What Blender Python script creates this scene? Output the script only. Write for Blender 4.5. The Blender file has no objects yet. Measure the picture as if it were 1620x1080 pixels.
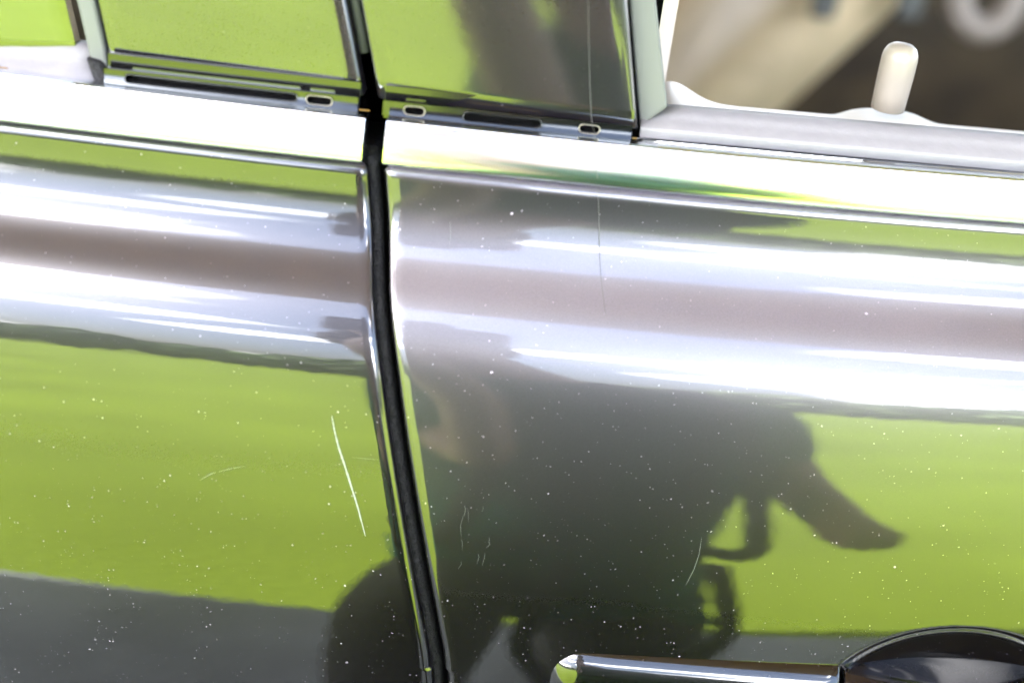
import bpy, bmesh, math, random
import numpy as np
from mathutils import Vector, Matrix

random.seed(7)
scene = bpy.context.scene
COL = scene.collection

# ------------------------------------------------------------------ camera
PITCH = math.radians(28.0)
ROLL = math.radians(7.4)
DIST = 0.42
D = DIST * math.cos(PITCH)
ZC = 0.90 + DIST * math.sin(PITCH)
F = 2346.0                       # focal length in photo pixels (1620 wide)
CAM = Vector((0.0, -D, ZC))
fwd = Vector((0, math.cos(PITCH), -math.sin(PITCH)))
up0 = Vector((0, math.sin(PITCH), math.cos(PITCH)))
rt0 = Vector((1, 0, 0))
up = up0 * math.cos(ROLL) - rt0 * math.sin(ROLL)
rt = rt0 * math.cos(ROLL) + up0 * math.sin(ROLL)
cd = bpy.data.cameras.new('view')
cam = bpy.data.objects.new('view', cd)
COL.objects.link(cam)
m = Matrix((rt, up, -fwd)).transposed().to_4x4()
m.translation = CAM
cam.matrix_world = m
cd.sensor_width = 36.0
cd.lens = 36.0 * F / 1620.0
cd.clip_start = 0.02
cd.clip_end = 2000
cd.dof.use_dof = True
cd.dof.focus_distance = 0.425
cd.dof.aperture_fstop = 6.0
scene.camera = cam

# ------------------------------------------------------------------ sky and sun
SUN_EL = math.radians(50)
SUN_DIR = Vector((-0.95, -0.31, 0)).normalized()      # horizontal direction towards the sun
world = bpy.data.worlds.new('World')
scene.world = world
world.use_nodes = True
wn, wl = world.node_tree.nodes, world.node_tree.links
wn.clear()
wo = wn.new('ShaderNodeOutputWorld')
bg = wn.new('ShaderNodeBackground')
sky = wn.new('ShaderNodeTexSky')
sky.sky_type = 'NISHITA'
sky.sun_disc = False
sky.sun_elevation = SUN_EL
sky.sun_rotation = math.atan2(SUN_DIR.x, SUN_DIR.y)
sky.air_density = 0.8
sky.dust_density = 4.5
bg.inputs['Strength'].default_value = 0.082
tc = wn.new('ShaderNodeTexCoord')
mp = wn.new('ShaderNodeMapping')
mp.inputs['Scale'].default_value = (1.0, 1.0, 3.6)
mp.inputs['Location'].default_value = (2.3, 0.0, 0.0)
nz = wn.new('ShaderNodeTexNoise')
nz.inputs['Scale'].default_value = 1.7
nz.inputs['Detail'].default_value = 1.0
nz.inputs['Roughness'].default_value = 0.52
rp = wn.new('ShaderNodeValToRGB')
rp.color_ramp.elements[0].position = 0.53
rp.color_ramp.elements[1].position = 0.68
mx = wn.new('ShaderNodeMix')
mx.data_type = 'RGBA'
mx.inputs[7].default_value = (30.0, 30.0, 31.0, 1)
wl.new(tc.outputs['Generated'], mp.inputs['Vector'])
wl.new(mp.outputs['Vector'], nz.inputs['Vector'])
wl.new(nz.outputs['Fac'], rp.inputs['Fac'])
wl.new(rp.outputs['Color'], mx.inputs[0])
wl.new(sky.outputs['Color'], mx.inputs[6])
wl.new(mx.outputs[2], bg.inputs['Color'])
wl.new(bg.outputs['Background'], wo.inputs['Surface'])

sd = bpy.data.lights.new('sun', 'SUN')
sd.energy = 4.5
sd.angle = math.radians(0.5)
sd.color = (1.0, 0.95, 0.88)
sun = bpy.data.objects.new('sun', sd)
COL.objects.link(sun)
to_sun = SUN_DIR * math.cos(SUN_EL) + Vector((0, 0, math.sin(SUN_EL)))
sun.rotation_euler = to_sun.to_track_quat('Z', 'Y').to_euler()
sun.location = (0, 0, 6)

vs = scene.view_settings
vs.view_transform = 'Standard'
vs.look = 'None'
vs.exposure = 5.03
vs.gamma = 1.0
scene.render.engine = 'CYCLES'
cy = scene.cycles
cy.use_denoising = True
cy.max_bounces = 10
cy.glossy_bounces = 6
cy.diffuse_bounces = 5
cy.sample_clamp_indirect = 4.0
cy.caustics_reflective = False
cy.caustics_refractive = False


# ------------------------------------------------------------------ helpers
def pixel_ray(px, py):
    d = fwd * F + rt * (px - 810.0) + up * (540.0 - py)
    return d.normalized()


def P(px, py, y):
    """point on the vertical plane Y=y that photo pixel (px, py) looks at"""
    d = pixel_ray(px, py)
    s = (y - CAM.y) / d.y
    return CAM + d * s


def PP(px, py, y):
    """as P, on a surface that follows the plan curve of the car's side"""
    q = P(px, py, y)
    for _ in range(4):
        q = P(px, py, y + plan(q.x))
    return q


def unroll(px, py):
    a, b = px - 810.0, py - 540.0
    c = a * math.cos(ROLL) + b * math.sin(ROLL)
    r = -a * math.sin(ROLL) + b * math.cos(ROLL)
    return c, r + 540.0


def mesh_obj(name, verts, faces, mat=None, parent=None, smooth=True):
    me = bpy.data.meshes.new(name)
    me.from_pydata([tuple(v) for v in verts], [], faces)
    me.update()
    if smooth:
        me.polygons.foreach_set('use_smooth', [True] * len(me.polygons))
    o = bpy.data.objects.new(name, me)
    COL.objects.link(o)
    if mat:
        me.materials.append(mat)
    if parent:
        o.parent = parent
    return o


def bm_obj(name, bm, mat=None, parent=None, smooth=True):
    bmesh.ops.recalc_face_normals(bm, faces=bm.faces)
    me = bpy.data.meshes.new(name)
    bm.to_mesh(me)
    bm.free()
    if smooth:
        me.polygons.foreach_set('use_smooth', [True] * len(me.polygons))
    o = bpy.data.objects.new(name, me)
    COL.objects.link(o)
    if mat:
        me.materials.append(mat)
    if parent:
        o.parent = parent
    return o


def empty(name, loc=(0, 0, 0)):
    o = bpy.data.objects.new(name, None)
    COL.objects.link(o)
    o.location = loc
    return o


def tag(o, label=None, cat=None, kind=None, group=None):
    if label: o['label'] = label
    if cat: o['category'] = cat
    if kind: o['kind'] = kind
    if group: o['group'] = group
    return o


def add_box(bm, lo, hi, bevel=0.0):
    r = bmesh.ops.create_cube(bm, size=1.0)
    vs_ = r['verts']
    for v in vs_:
        v.co = Vector([lo[i] + (v.co[i] + 0.5) * (hi[i] - lo[i]) for i in range(3)])
    if bevel:
        es = list({e for v in vs_ for e in v.link_edges})
        bmesh.ops.bevel(bm, geom=es, offset=bevel, segments=3, profile=0.5, affect='EDGES')


def add_tube(bm, pts, rad, n=10, caps=True):
    pts = [Vector(p) for p in pts]
    rads = rad if isinstance(rad, (list, tuple)) else [rad] * len(pts)
    rings = []
    ref = None
    for i, p in enumerate(pts):
        t = (pts[min(i + 1, len(pts) - 1)] - pts[max(i - 1, 0)]).normalized()
        if ref is None:
            ref = t.orthogonal().normalized()
        ref = (ref - t * ref.dot(t)).normalized()
        b = t.cross(ref)
        rings.append([bm.verts.new(p + (ref * math.cos(2 * math.pi * k / n) + b * math.sin(2 * math.pi * k / n)) * rads[i]) for k in range(n)])
    for a, b in zip(rings, rings[1:]):
        for k in range(n):
            bm.faces.new((a[k], a[(k + 1) % n], b[(k + 1) % n], b[k]))
    if caps:
        bm.faces.new(rings[0][::-1])
        bm.faces.new(rings[-1])


def strip(name, sections, mat, parent, closed=True, smooth=True, caps=True):
    """loft a list of equal-length cross sections"""
    n = len(sections[0])
    verts = [p for s in sections for p in s]
    faces = []
    for i in range(len(sections) - 1):
        for k in range(n if closed else n - 1):
            a, b = i * n + k, i * n + (k + 1) % n
            faces.append((a, b, b + n, a + n))
    if caps and closed:
        faces.append(tuple(range(n))[::-1])
        faces.append(tuple(range((len(sections) - 1) * n, len(sections) * n)))
    o = mesh_obj(name, verts, faces, mat, parent, smooth)
    bm = bmesh.new()
    bm.from_mesh(o.data)
    bmesh.ops.recalc_face_normals(bm, faces=bm.faces)
    bm.to_mesh(o.data)
    bm.free()
    return o


def auto_smooth(o, deg=35):
    """mark sharp edges so that smooth shading keeps the corners"""
    bm = bmesh.new()
    bm.from_mesh(o.data)
    for e in bm.edges:
        if len(e.link_faces) == 2 and e.calc_face_angle(0) > math.radians(deg):
            e.smooth = False
    bm.to_mesh(o.data)
    bm.free()
    return o


# ------------------------------------------------------------------ materials
MATS = {}


def mat(name, color, rough=0.5, metal=0.0, ior=1.5, spec=0.5, coat=0.0, noise=None, bump=None):
    m_ = bpy.data.materials.new(name)
    m_.use_nodes = True
    nt = m_.node_tree
    b = nt.nodes['Principled BSDF']
    b.inputs['Base Color'].default_value = (*color, 1)
    b.inputs['Roughness'].default_value = rough
    b.inputs['Metallic'].default_value = metal
    b.inputs['IOR'].default_value = ior
    b.inputs['Specular IOR Level'].default_value = spec
    b.inputs['Coat Weight'].default_value = coat
    if noise:
        scale, amt = noise[:2]
        c2 = noise[2] if len(noise) > 2 else [min(1, c * (1 + amt)) for c in color]
        t = nt.nodes.new('ShaderNodeTexCoord')
        n_ = nt.nodes.new('ShaderNodeTexNoise')
        n_.inputs['Scale'].default_value = scale
        n_.inputs['Detail'].default_value = 6
        mix = nt.nodes.new('ShaderNodeMix')
        mix.data_type = 'RGBA'
        r_ = nt.nodes.new('ShaderNodeValToRGB')
        r_.color_ramp.elements[0].position = 0.35
        r_.color_ramp.elements[1].position = 0.65
        mix.inputs[6].default_value = (*[c * (1 - amt) for c in color], 1)
        mix.inputs[7].default_value = (*c2, 1)
        nt.links.new(t.outputs['Object'], n_.inputs['Vector'])
        nt.links.new(n_.outputs['Fac'], r_.inputs['Fac'])
        nt.links.new(r_.outputs['Color'], mix.inputs[0])
        nt.links.new(mix.outputs[2], b.inputs['Base Color'])
    if bump:
        scale, strength, dist = bump
        t = nt.nodes.new('ShaderNodeTexCoord')
        n_ = nt.nodes.new('ShaderNodeTexNoise')
        n_.inputs['Scale'].default_value = scale
        n_.inputs['Detail'].default_value = 4
        bp = nt.nodes.new('ShaderNodeBump')
        bp.inputs['Strength'].default_value = strength
        bp.inputs['Distance'].default_value = dist
        nt.links.new(t.outputs['Object'], n_.inputs['Vector'])
        nt.links.new(n_.outputs['Fac'], bp.inputs['Height'])
        nt.links.new(bp.outputs['Normal'], b.inputs['Normal'])
    MATS[name] = m_
    return m_


def paint_material(name, dust_glare_top=0.010, dust_base=0.0012, speck=1.0, haze=0.16, rough=0.012, ior=1.5, haze_rough=0.30, haze_top=0.0):
    """black clear-coated paint under a film of dust and painted glare: a sharp coat, a hazy layer beneath,
    dust specks and hairline scratches"""
    m_ = bpy.data.materials.new(name)
    m_.use_nodes = True
    nt = m_.node_tree
    N, L = nt.nodes, nt.links
    b = N['Principled BSDF']
    b.inputs['Roughness'].default_value = haze_rough
    b.inputs['Specular IOR Level'].default_value = haze
    b.inputs['Coat Weight'].default_value = 1.0
    b.inputs['Coat Roughness'].default_value = rough
    b.inputs['Coat IOR'].default_value = ior
    t = N.new('ShaderNodeTexCoord')

    def math_(op, a, b_=None, c=None):
        n_ = N.new('ShaderNodeMath')
        n_.operation = op
        for i, v in enumerate((a, b_, c)):
            if v is None: continue
            if isinstance(v, (int, float)): n_.inputs[i].default_value = v
            else: L.new(v, n_.inputs[i])
        return n_.outputs[0]

    wn_ = N.new('ShaderNodeTexNoise')
    wn_.inputs['Scale'].default_value = 1100
    wn_.inputs['Detail'].default_value = 1
    L.new(t.outputs['Object'], wn_.inputs['Vector'])
    wv = N.new('ShaderNodeVectorMath')
    wv.operation = 'MULTIPLY_ADD'
    wv.inputs[1].default_value = (0.0007, 0.0007, 0.0007)
    L.new(wn_.outputs['Color'], wv.inputs[0])
    L.new(t.outputs['Object'], wv.inputs[2])

    def specks(scale, radius, keep, seed):
        """isolated dots: voronoi cells, of which a noise keeps only some"""
        mp_ = N.new('ShaderNodeMapping')
        mp_.inputs['Location'].default_value = (seed, seed * 1.7, seed * 0.3)
        L.new(wv.outputs[0], mp_.inputs['Vector'])
        v = N.new('ShaderNodeTexVoronoi')
        v.inputs['Scale'].default_value = scale
        L.new(mp_.outputs['Vector'], v.inputs['Vector'])
        sx = N.new('ShaderNodeSeparateColor')
        L.new(v.outputs['Color'], sx.inputs['Color'])
        dens = N.new('ShaderNodeTexNoise')
        dens.inputs['Scale'].default_value = 14
        dens.inputs['Detail'].default_value = 3
        L.new(mp_.outputs['Vector'], dens.inputs['Vector'])
        lim = math_('MULTIPLY', dens.outputs['Fac'], keep)
        on = math_('LESS_THAN', sx.outputs['Red'], lim)
        size = math_('MULTIPLY_ADD', math_('POWER', sx.outputs['Green'], 3.0), radius * 1.1, radius * 0.30)
        d = math_('SUBTRACT', size, v.outputs['Distance'])
        d = math_('MULTIPLY', d, 2.2 / radius)
        cl = N.new('ShaderNodeClamp')
        L.new(d, cl.inputs['Value'])
        bright = math_('MULTIPLY', cl.outputs[0], math_('POWER', sx.outputs['Blue'], 1.7))
        return math_('MULTIPLY', bright, on)

    fine = specks(1000, 0.20, 0.95, 0.0)
    mid = specks(480, 0.15, 0.22, 3.1)
    big = specks(260, 0.070, 0.10, 7.7)
    tot = math_('ADD', math_('MULTIPLY', fine, 0.016 * speck),
                math_('ADD', math_('MULTIPLY', mid, 0.024 * speck), math_('MULTIPLY', big, 0.036 * speck)))
    geo = N.new('ShaderNodeNewGeometry')
    sxyz = N.new('ShaderNodeSeparateXYZ')
    L.new(geo.outputs['Normal'], sxyz.inputs[0])
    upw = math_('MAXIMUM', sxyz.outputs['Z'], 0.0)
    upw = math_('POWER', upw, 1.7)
    grain = N.new('ShaderNodeTexNoise')
    grain.inputs['Scale'].default_value = 2600
    grain.inputs['Detail'].default_value = 2
    L.new(t.outputs['Object'], grain.inputs['Vector'])
    gr = math_('MULTIPLY_ADD', grain.outputs['Fac'], 1.0, 0.5)
    cloud = N.new('ShaderNodeTexNoise')
    cloud.inputs['Scale'].default_value = 9
    cloud.inputs['Detail'].default_value = 5
    L.new(t.outputs['Object'], cloud.inputs['Vector'])
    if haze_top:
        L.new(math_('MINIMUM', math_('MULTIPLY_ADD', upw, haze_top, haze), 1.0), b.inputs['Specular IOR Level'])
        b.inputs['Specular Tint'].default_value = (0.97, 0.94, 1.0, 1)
    film = math_('MULTIPLY_ADD', upw, dust_glare_top, dust_base)  # upward faces paler: dust, and on the front door painted glare as well
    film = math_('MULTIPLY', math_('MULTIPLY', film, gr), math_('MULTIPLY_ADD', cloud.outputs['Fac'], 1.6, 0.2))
    tot = math_('ADD', tot, film)
    cmb = N.new('ShaderNodeCombineColor')
    L.new(tot, cmb.inputs['Red'])
    L.new(math_('MULTIPLY', tot, 0.87), cmb.inputs['Green'])
    L.new(math_('MULTIPLY', tot, 1.14), cmb.inputs['Blue'])  # lavender cast tints the specks and the painted haze
    L.new(cmb.outputs['Color'], b.inputs['Base Color'])
    # faint orange peel so that reflected edges are not ruler straight
    op = N.new('ShaderNodeTexNoise')
    op.inputs['Scale'].default_value = 220
    op.inputs['Detail'].default_value = 2
    L.new(t.outputs['Object'], op.inputs['Vector'])
    bp = N.new('ShaderNodeBump')
    bp.inputs['Strength'].default_value = 0.03
    bp.inputs['Distance'].default_value = 0.0004
    L.new(op.outputs['Fac'], bp.inputs['Height'])
    L.new(bp.outputs['Normal'], b.inputs['Coat Normal'])
    MATS[name] = m_
    return m_


PAINT = paint_material('black_paint', dust_glare_top=0.030, dust_base=0.0010, speck=10.0, haze=0.10, haze_rough=0.28, haze_top=0.9)
PAINT_F = paint_material('dust_glare_black_paint', dust_glare_top=0.105, dust_base=0.0010, speck=11.0, haze=0.14, haze_rough=0.33, haze_top=2.2)  # heavier pale film paints the shoulder glare into the front door's colour
PAINT_H = paint_material('black_handle_lacquer', dust_glare_top=0.004, dust_base=0.0006, speck=3.0, haze=0.1)
GLOSS = paint_material('black_pillar_gloss', dust_glare_top=0.008, dust_base=0.0050, speck=2.0, haze=0.15, rough=0.055, ior=1.55)
CHROME = mat('chrome', (0.86, 0.91, 0.96), rough=0.14, metal=1.0)
RUBBER = mat('weatherstrip_rubber', (0.185, 0.180, 0.190), rough=0.65, spec=0.3, noise=(300, 0.03), bump=(900, 0.3, 0.0003))
RUBBER_M = mat('channel_rubber', (0.075, 0.078, 0.077), rough=0.6, spec=0.3)
RUBBER_D = mat('dark_rubber', (0.010, 0.010, 0.011), rough=0.7, spec=0.2, noise=(1500, 0.7), bump=(900, 0.8, 0.0008))
BLACK = mat('cavity_black', (0.0015, 0.0015, 0.0015), rough=0.9, spec=0.0)
STEEL = mat('black_coated_steel', (0.004, 0.004, 0.004), rough=0.12, ior=1.5)
CREAM = mat('cream_plastic', (0.40, 0.36, 0.30), rough=0.45)
CREAM_PIN = mat('ivory_plastic', (0.20, 0.178, 0.142), rough=0.4)
BEIGE = mat('beige_leather', (0.52, 0.42, 0.26), rough=0.55, noise=(30, 0.1), bump=(250, 0.3, 0.0008))
DARKTRIM = mat('dark_interior_trim', (0.042, 0.030, 0.014), rough=0.7, noise=(12, 0.4))
CARPET = mat('brown_carpet', (0.06, 0.05, 0.028), rough=0.95, noise=(60, 0.3))
HEADLINER = mat('headliner_cloth', (0.35, 0.30, 0.22), rough=0.9)
gm = bpy.data.materials.new('window_glass')
gm.use_nodes = True
gb = gm.node_tree.nodes['Principled BSDF']
gb.inputs['Base Color'].default_value = (0.10, 0.13, 0.10, 1)
gb.inputs['Roughness'].default_value = 0.0
gb.inputs['IOR'].default_value = 1.7
gb.inputs['Transmission Weight'].default_value = 1.0
GLASS = gm

# ------------------------------------------------------------------ the place the paint reflects
LAWN = mat('lawn_grass', (0.112, 0.165, 0.012), rough=0.9, spec=0.1, noise=(0.7, 0.15), bump=(40, 0.6, 0.02))
PAVE = mat('grey_paving', (0.13, 0.148, 0.150), rough=0.85, noise=(2.2, 0.35), bump=(60, 0.4, 0.01))
EDGE_Y = -1.09
SKEW = 0.07
lawn = mesh_obj('lawn', [(-300, -400, 0), (300, -400, 0), (300, EDGE_Y + 0.02 + 300 * SKEW, 0), (-300, EDGE_Y + 0.02 - 300 * SKEW, 0)], [(0, 1, 2, 3)], LAWN)
tag(lawn, kind='structure')
bm = bmesh.new()
v8 = [bm.verts.new(p) for z in (-0.2, 0.012) for p in ((-300, EDGE_Y - 300 * SKEW, z), (300, EDGE_Y + 300 * SKEW, z), (300, 300, z), (-300, 300, z))]
for f in ((3, 2, 1, 0), (4, 5, 6, 7), (0, 1, 5, 4), (1, 2, 6, 5), (2, 3, 7, 6), (3, 0, 4, 7)):
    bm.faces.new([v8[i] for i in f])
pave = bm_obj('pavement', bm, PAVE, smooth=False)
tag(pave, kind='structure')

# ------------------------------------------------------------------ the car
car = empty('car', (0, 0.9, 0.012))
tag(car, 'glossy black car seen close at the gap between its two side doors', 'car')
R_PLAN = 2.2
YAW = 0.08                 # the side of the car is not quite square to the camera


def plan(X):
    a = abs(X)
    if a < 0.2:
        return YAW * X + X * X / (2 * R_PLAN)
    return YAW * X + 0.2 * 0.2 / (2 * R_PLAN) + (a - 0.2) * 0.2 / R_PLAN * 0.5 + (a - 0.2) ** 2 / 14.0


def child(o, parent):
    """parent without moving: the car's empty is off the origin"""
    o.parent = parent
    o.matrix_parent_inverse = parent.matrix_world.inverted() if parent.type != 'EMPTY' else Matrix.Translation(-parent.location)
    return o


# door skin: elevation of the surface normal, row by row down the side of the door
ROWS = [283, 286, 290, 295, 300, 306, 325, 345, 370, 395, 425, 450, 463, 476, 500, 540, 575, 605, 640, 700, 780, 830, 900, 980, 1080, 1300, 2200]
NEL = [88, 70, 42, 24, 12, 8.6, 9.8, 12.2, 18.5, 26, 33.5, 41, 43, 41.5, 35.5, 27.8, 19.4, 15.3, 13.2, 11.3, 8.9, 7.0, 4.2, 0.8, -2, -5, -9]
rr = np.concatenate([np.arange(283, 306, 0.5), np.arange(306, 1100, 2.0), np.arange(1100, 2200, 12.0)])
nn = np.interp(rr, ROWS, NEL)
kern = np.hanning(13)
kern /= kern.sum()
mid_ = (rr > 306)
sm = np.convolve(np.pad(nn, 6, mode='edge'), kern, 'valid')
nn = np.where(mid_ & (rr < 1090), sm, nn)
prof = []          # (y, z, n)
y_, z_ = 0.0, None
for i, r in enumerate(rr):
    a = -PITCH + math.atan((540.0 - r) / F)
    if z_ is None:
        z_ = ZC + (y_ + D) * math.tan(a)
    else:
        n_ = math.radians(0.5 * (nn[i] + nn[i - 1]))
        ty, tz = -math.sin(n_), -math.cos(n_)
        # y_+s*ty+D) * tan(a) + ZC = z_+s*tz
        s = ((y_ + D) * math.tan(a) + ZC - z_) / (tz - ty * math.tan(a))
        y_, z_ = y_ + s * ty, z_ + s * tz
    prof.append((y_, z_, math.radians(nn[i])))
prof_rows = rr


def prof_at(r):
    return (float(np.interp(r, prof_rows, [p[0] for p in prof])), float(np.interp(r, prof_rows, [p[1] for p in prof])))


def door_pt(px, py, lift=0.0):
    """point on the door skin under photo pixel"""
    c, r0 = unroll(px, py)
    X, r = 0.0, r0
    for _ in range(12):
        y, z = prof_at(r)
        y2 = y + plan(X)
        q = Vector((0, y2, z)) - CAM
        X = c * q.dot(fwd) / F
        r += r0 - (540.0 - F * q.dot(up0) / q.dot(fwd))
    n_ = math.radians(float(np.interp(r, prof_rows, nn)))
    return Vector((X, y2 - lift * math.cos(n_), z + lift * math.sin(n_)))


gap_px = [(592, 262), (600, 330), (601, 430), (612, 560), (627, 680), (655, 850), (695, 1060)]
gz, gX = [], []
for a, b_ in gap_px:
    q = door_pt(a, b_)
    gz.append(q.z)
    gX.append(q.x)
gz = np.array(gz[::-1])
gX = np.array(gX[::-1])


def gap_x(z):
    if z < gz[0]:
        return float(gX[0] + (gX[1] - gX[0]) / (gz[1] - gz[0]) * (z - gz[0]) * 0.6)
    # smooth interpolation
    return float(np.mean([np.interp(z + k * 0.004, gz, gX) for k in (-2, -1, 0, 1, 2)]))


GAP = 0.0040
ER = 0.0022            # edge radius of the pressed door skin
BOWL_C = None


def handle_recess(X, z):
    """depth of the finger bowl pressed into the front door"""
    q = math.hypot((X - BX) / BRX, (z - BZ) / BRZ)
    if q >= 1.06: return 0.0
    def ss(a, b, v):
        v = min(1, max(0, (v - a) / (b - a)))
        return v * v * (3 - 2 * v)
    d = 0.0010 * (1 - ss(0.975, 1.02, q))                       # crisp outer step
    d += 0.0016 * (1 - ss(0.86, 0.93, q))                       # second step
    if q < 0.88: d += 0.006 * (1 - (q / 0.88) ** 2)
    return d


bowl_top = door_pt(1500, 992)
bowl_left = door_pt(1322, 1062)
BX = bowl_top.x + 0.006
BRZ = 0.030
BZ = bowl_top.z - BRZ
BRX = (BX - bowl_left.x) / math.sqrt(max(0.05, 1 - ((bowl_left.z - BZ) / BRZ) ** 2))


def door_panel(name, side, xs, bowl=False):
    """pressed door skin with a rolled edge along the shut line, lofted down the profile"""
    verts, faces = [], []
    ang = [0, 18, 36, 54, 72, 90]
    rows = []
    for (y, z, n_) in prof:
        ny, nz_ = math.cos(n_), -math.sin(n_)            # inward direction
        e = gap_x(z) - side * -1 * 0 + (GAP / 2 if side > 0 else -GAP / 2)
        line = []
        for X in xs:
            # the columns nearest to the shut line follow its course, the far ones stand straight
            k = X
            t = max(0.0, 1 - k / 0.12)
            Xw = e + side * (ER + k) if False else (e * t + gX.mean() * (1 - t) + side * (ER + k))
            dd = handle_recess(Xw, z) if bowl else 0.0
            line.append(Vector((Xw, y + plan(Xw) + dd, z)))
        edge = []
        for a in ang[1:]:
            a = math.radians(a)
            Xw = e + side * (ER - ER * math.sin(a))
            off = ER * (1 - math.cos(a))
            edge.append(Vector((Xw, y + plan(Xw) + ny * off, z + nz_ * off)))
        Xw = e
        for dpt in (0.004, 0.012, 0.022):
            edge.append(Vector((Xw + side * 0.0006, y + plan(Xw) + ny * ER + dpt, z + nz_ * ER)))
        rows.append(edge[::-1] + line)
    n = len(rows[0])
    for r in rows: verts += r
    for i in range(len(rows) - 1):
        for k in range(n - 1):
            a = i * n + k
            f = (a, a + n, a + n + 1, a + 1)
            faces.append(f if side > 0 else f[::-1])
    return mesh_obj(name, verts, faces, PAINT)


xs_l = list(np.linspace(0, 0.03, 16)) + list(np.linspace(0.035, 0.30, 40)) + list(np.linspace(0.32, 0.85, 14))
rear_door = door_panel('rear_door', -1, xs_l)
x0b = BX - BRX - 0.006 - float(gX.mean())
xs_r = list(np.linspace(0, 0.03, 16)) + list(np.arange(0.034, x0b, 0.005)) + list(np.arange(x0b, x0b + 2 * BRX + 0.012, 0.0012))
xs_r += list(np.linspace(xs_r[-1] + 0.01, 1.0, 24))
front_door = door_panel('front_door', 1, xs_r, bowl=True)
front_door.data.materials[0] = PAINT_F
for o in (rear_door, front_door): child(o, car)
rear_door['label'] = 'glossy black rear door panel with a long pale scratch'
front_door['label'] = 'glossy black front door panel with door handle'


def sub(o, parent):
    o.parent = parent
    o.matrix_parent_inverse = Matrix.Translation(-car.location)
    return o


def sub(o, parent):          # parts whose vertices are in world space, under a door that is under the car
    o.parent = parent
    return o


# rubber seal and dark jamb inside the shut line
def jamb_section(z, y, n_):
    g = gap_x(z)
    return g, y + plan(g)


secs, secs2 = [], []
for i in range(0, len(prof), 3):
    y, z, n_ = prof[i]
    if i == 0: z += 0.002
    g, yy = jamb_section(z, y, n_)
    w = 0.0062
    secs.append([Vector((g - w, yy + 0.026, z)), Vector((g - 0.0012, yy + 0.026, z)), Vector((g - 0.0002, yy + 0.0085, z)), Vector((g - 0.0016, yy + 0.0062, z)), Vector((g - 0.0040, yy + 0.0075, z)), Vector((g - w, yy + 0.012, z))])
    secs2.append([Vector((g - 0.03, yy + 0.0265, z)), Vector((g + 0.03, yy + 0.0265, z)), Vector((g + 0.03, yy + 0.032, z)), Vector((g - 0.03, yy + 0.032, z))])
seal = strip('door_seal', secs, RUBBER_D, rear_door)
jamb = strip('door_jamb', secs2, BLACK, None, smooth=False)
child(jamb, car)

# ------------------------------------------------------------------ belt line: chrome strips
def section_along(px0, px1, nseg, fn):
    return [fn(px0 + (px1 - px0) * i / nseg) for i in range(nseg + 1)]


zc_top = P(810, 211, -0.0035).z
zc_bot = P(810, 281, -0.0045).z


def chrome_section(X, end=False):
    yo = plan(X)
    pts = []
    h = zc_top - zc_bot
    # outer face, from the top down: gently domed, rolled under at the bottom
    for f, y in ((0.90, 0.0058), (0.985, 0.0004), (1.0, -0.0026), (0.99, -0.0031), (0.955, -0.0034), (0.90, -0.00356), (0.82, -0.00388), (0.70, -0.00434), (0.58, -0.00474), (0.45, -0.00510), (0.34, -0.00534), (0.24, -0.00548), (0.15, -0.00553), (0.08, -0.00548), (0.04, -0.0053), (0.012, -0.0049), (0.0, -0.0042), (0.0, 0.006)):
        pts.append(Vector((X, y + yo, zc_bot + h * f)))
    pts.append(Vector((X, 0.006 + yo, zc_top - 0.001)))
    return pts


gx_belt = gap_x(0.96)
xl = [-0.86, -0.6, -0.4] + list(np.linspace(-0.25, gx_belt - 0.0030, 24))
xr = list(np.linspace(gx_belt + 0.0026, 0.25, 30)) + [0.4, 0.7, 1.0]
ct_r = auto_smooth(strip('chrome_trim', [chrome_section(x) for x in xl], CHROME, rear_door), 40)
ct_f = auto_smooth(strip('chrome_trim', [chrome_section(x) for x in xr], CHROME, front_door), 40)

# inner shell of the belt (holds chrome, weatherstrips and pillar covers)
def belt_box(xa, xb, parent):
    return strip('belt_reinforcement', [[Vector((x, 0.0016 + plan(x), zc_bot - 0.006)), Vector((x, 0.0024 + plan(x), zc_bot + 0.004)), Vector((x, 0.0062 + plan(x), zc_bot + 0.0045)), Vector((x, 0.0062 + plan(x), zc_top - 0.0015)), Vector((x, 0.030 + plan(x), zc_top - 0.0015)), Vector((x, 0.030 + plan(x), zc_bot - 0.006))] for x in np.linspace(xa, xb, 60)], STEEL, parent, smooth=False)


belt_box(-0.86, gx_belt - 0.005, rear_door)
belt_box(gx_belt + 0.005, 1.0, front_door)

# ------------------------------------------------------------------ pillar covers
Y_PIL = 0.0045
YAW_P = 0.03
TILT = math.tan(math.radians(6.0))
z_pil = zc_top + 0.0028


def pil_y(z, X):
    return Y_PIL + YAW_P * X + (z - z_pil) * TILT + X * X / 12.0 + 0.25 * max(0, z - z_pil - 0.08) ** 2


def pil_pt(px, py):
    q = P(px, py, Y_PIL)
    for _ in range(4):
        q = P(px, py, pil_y(q.z, q.x))
    return q


def edge_line(pa, pb):
    a, b = pil_pt(*pa), pil_pt(*pb)
    return lambda z: a.x + (b.x - a.x) * (z - a.z) / (b.z - a.z)


e_rear_l = edge_line((150, 0), (178, 128))
e_rear_r = edge_line((548, 0), (576, 150))
e_front_l = edge_line((569, 0), (596, 150))
e_front_r = edge_line((992, 0), (1008, 190))
Z_ROOF = 1.40


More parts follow.
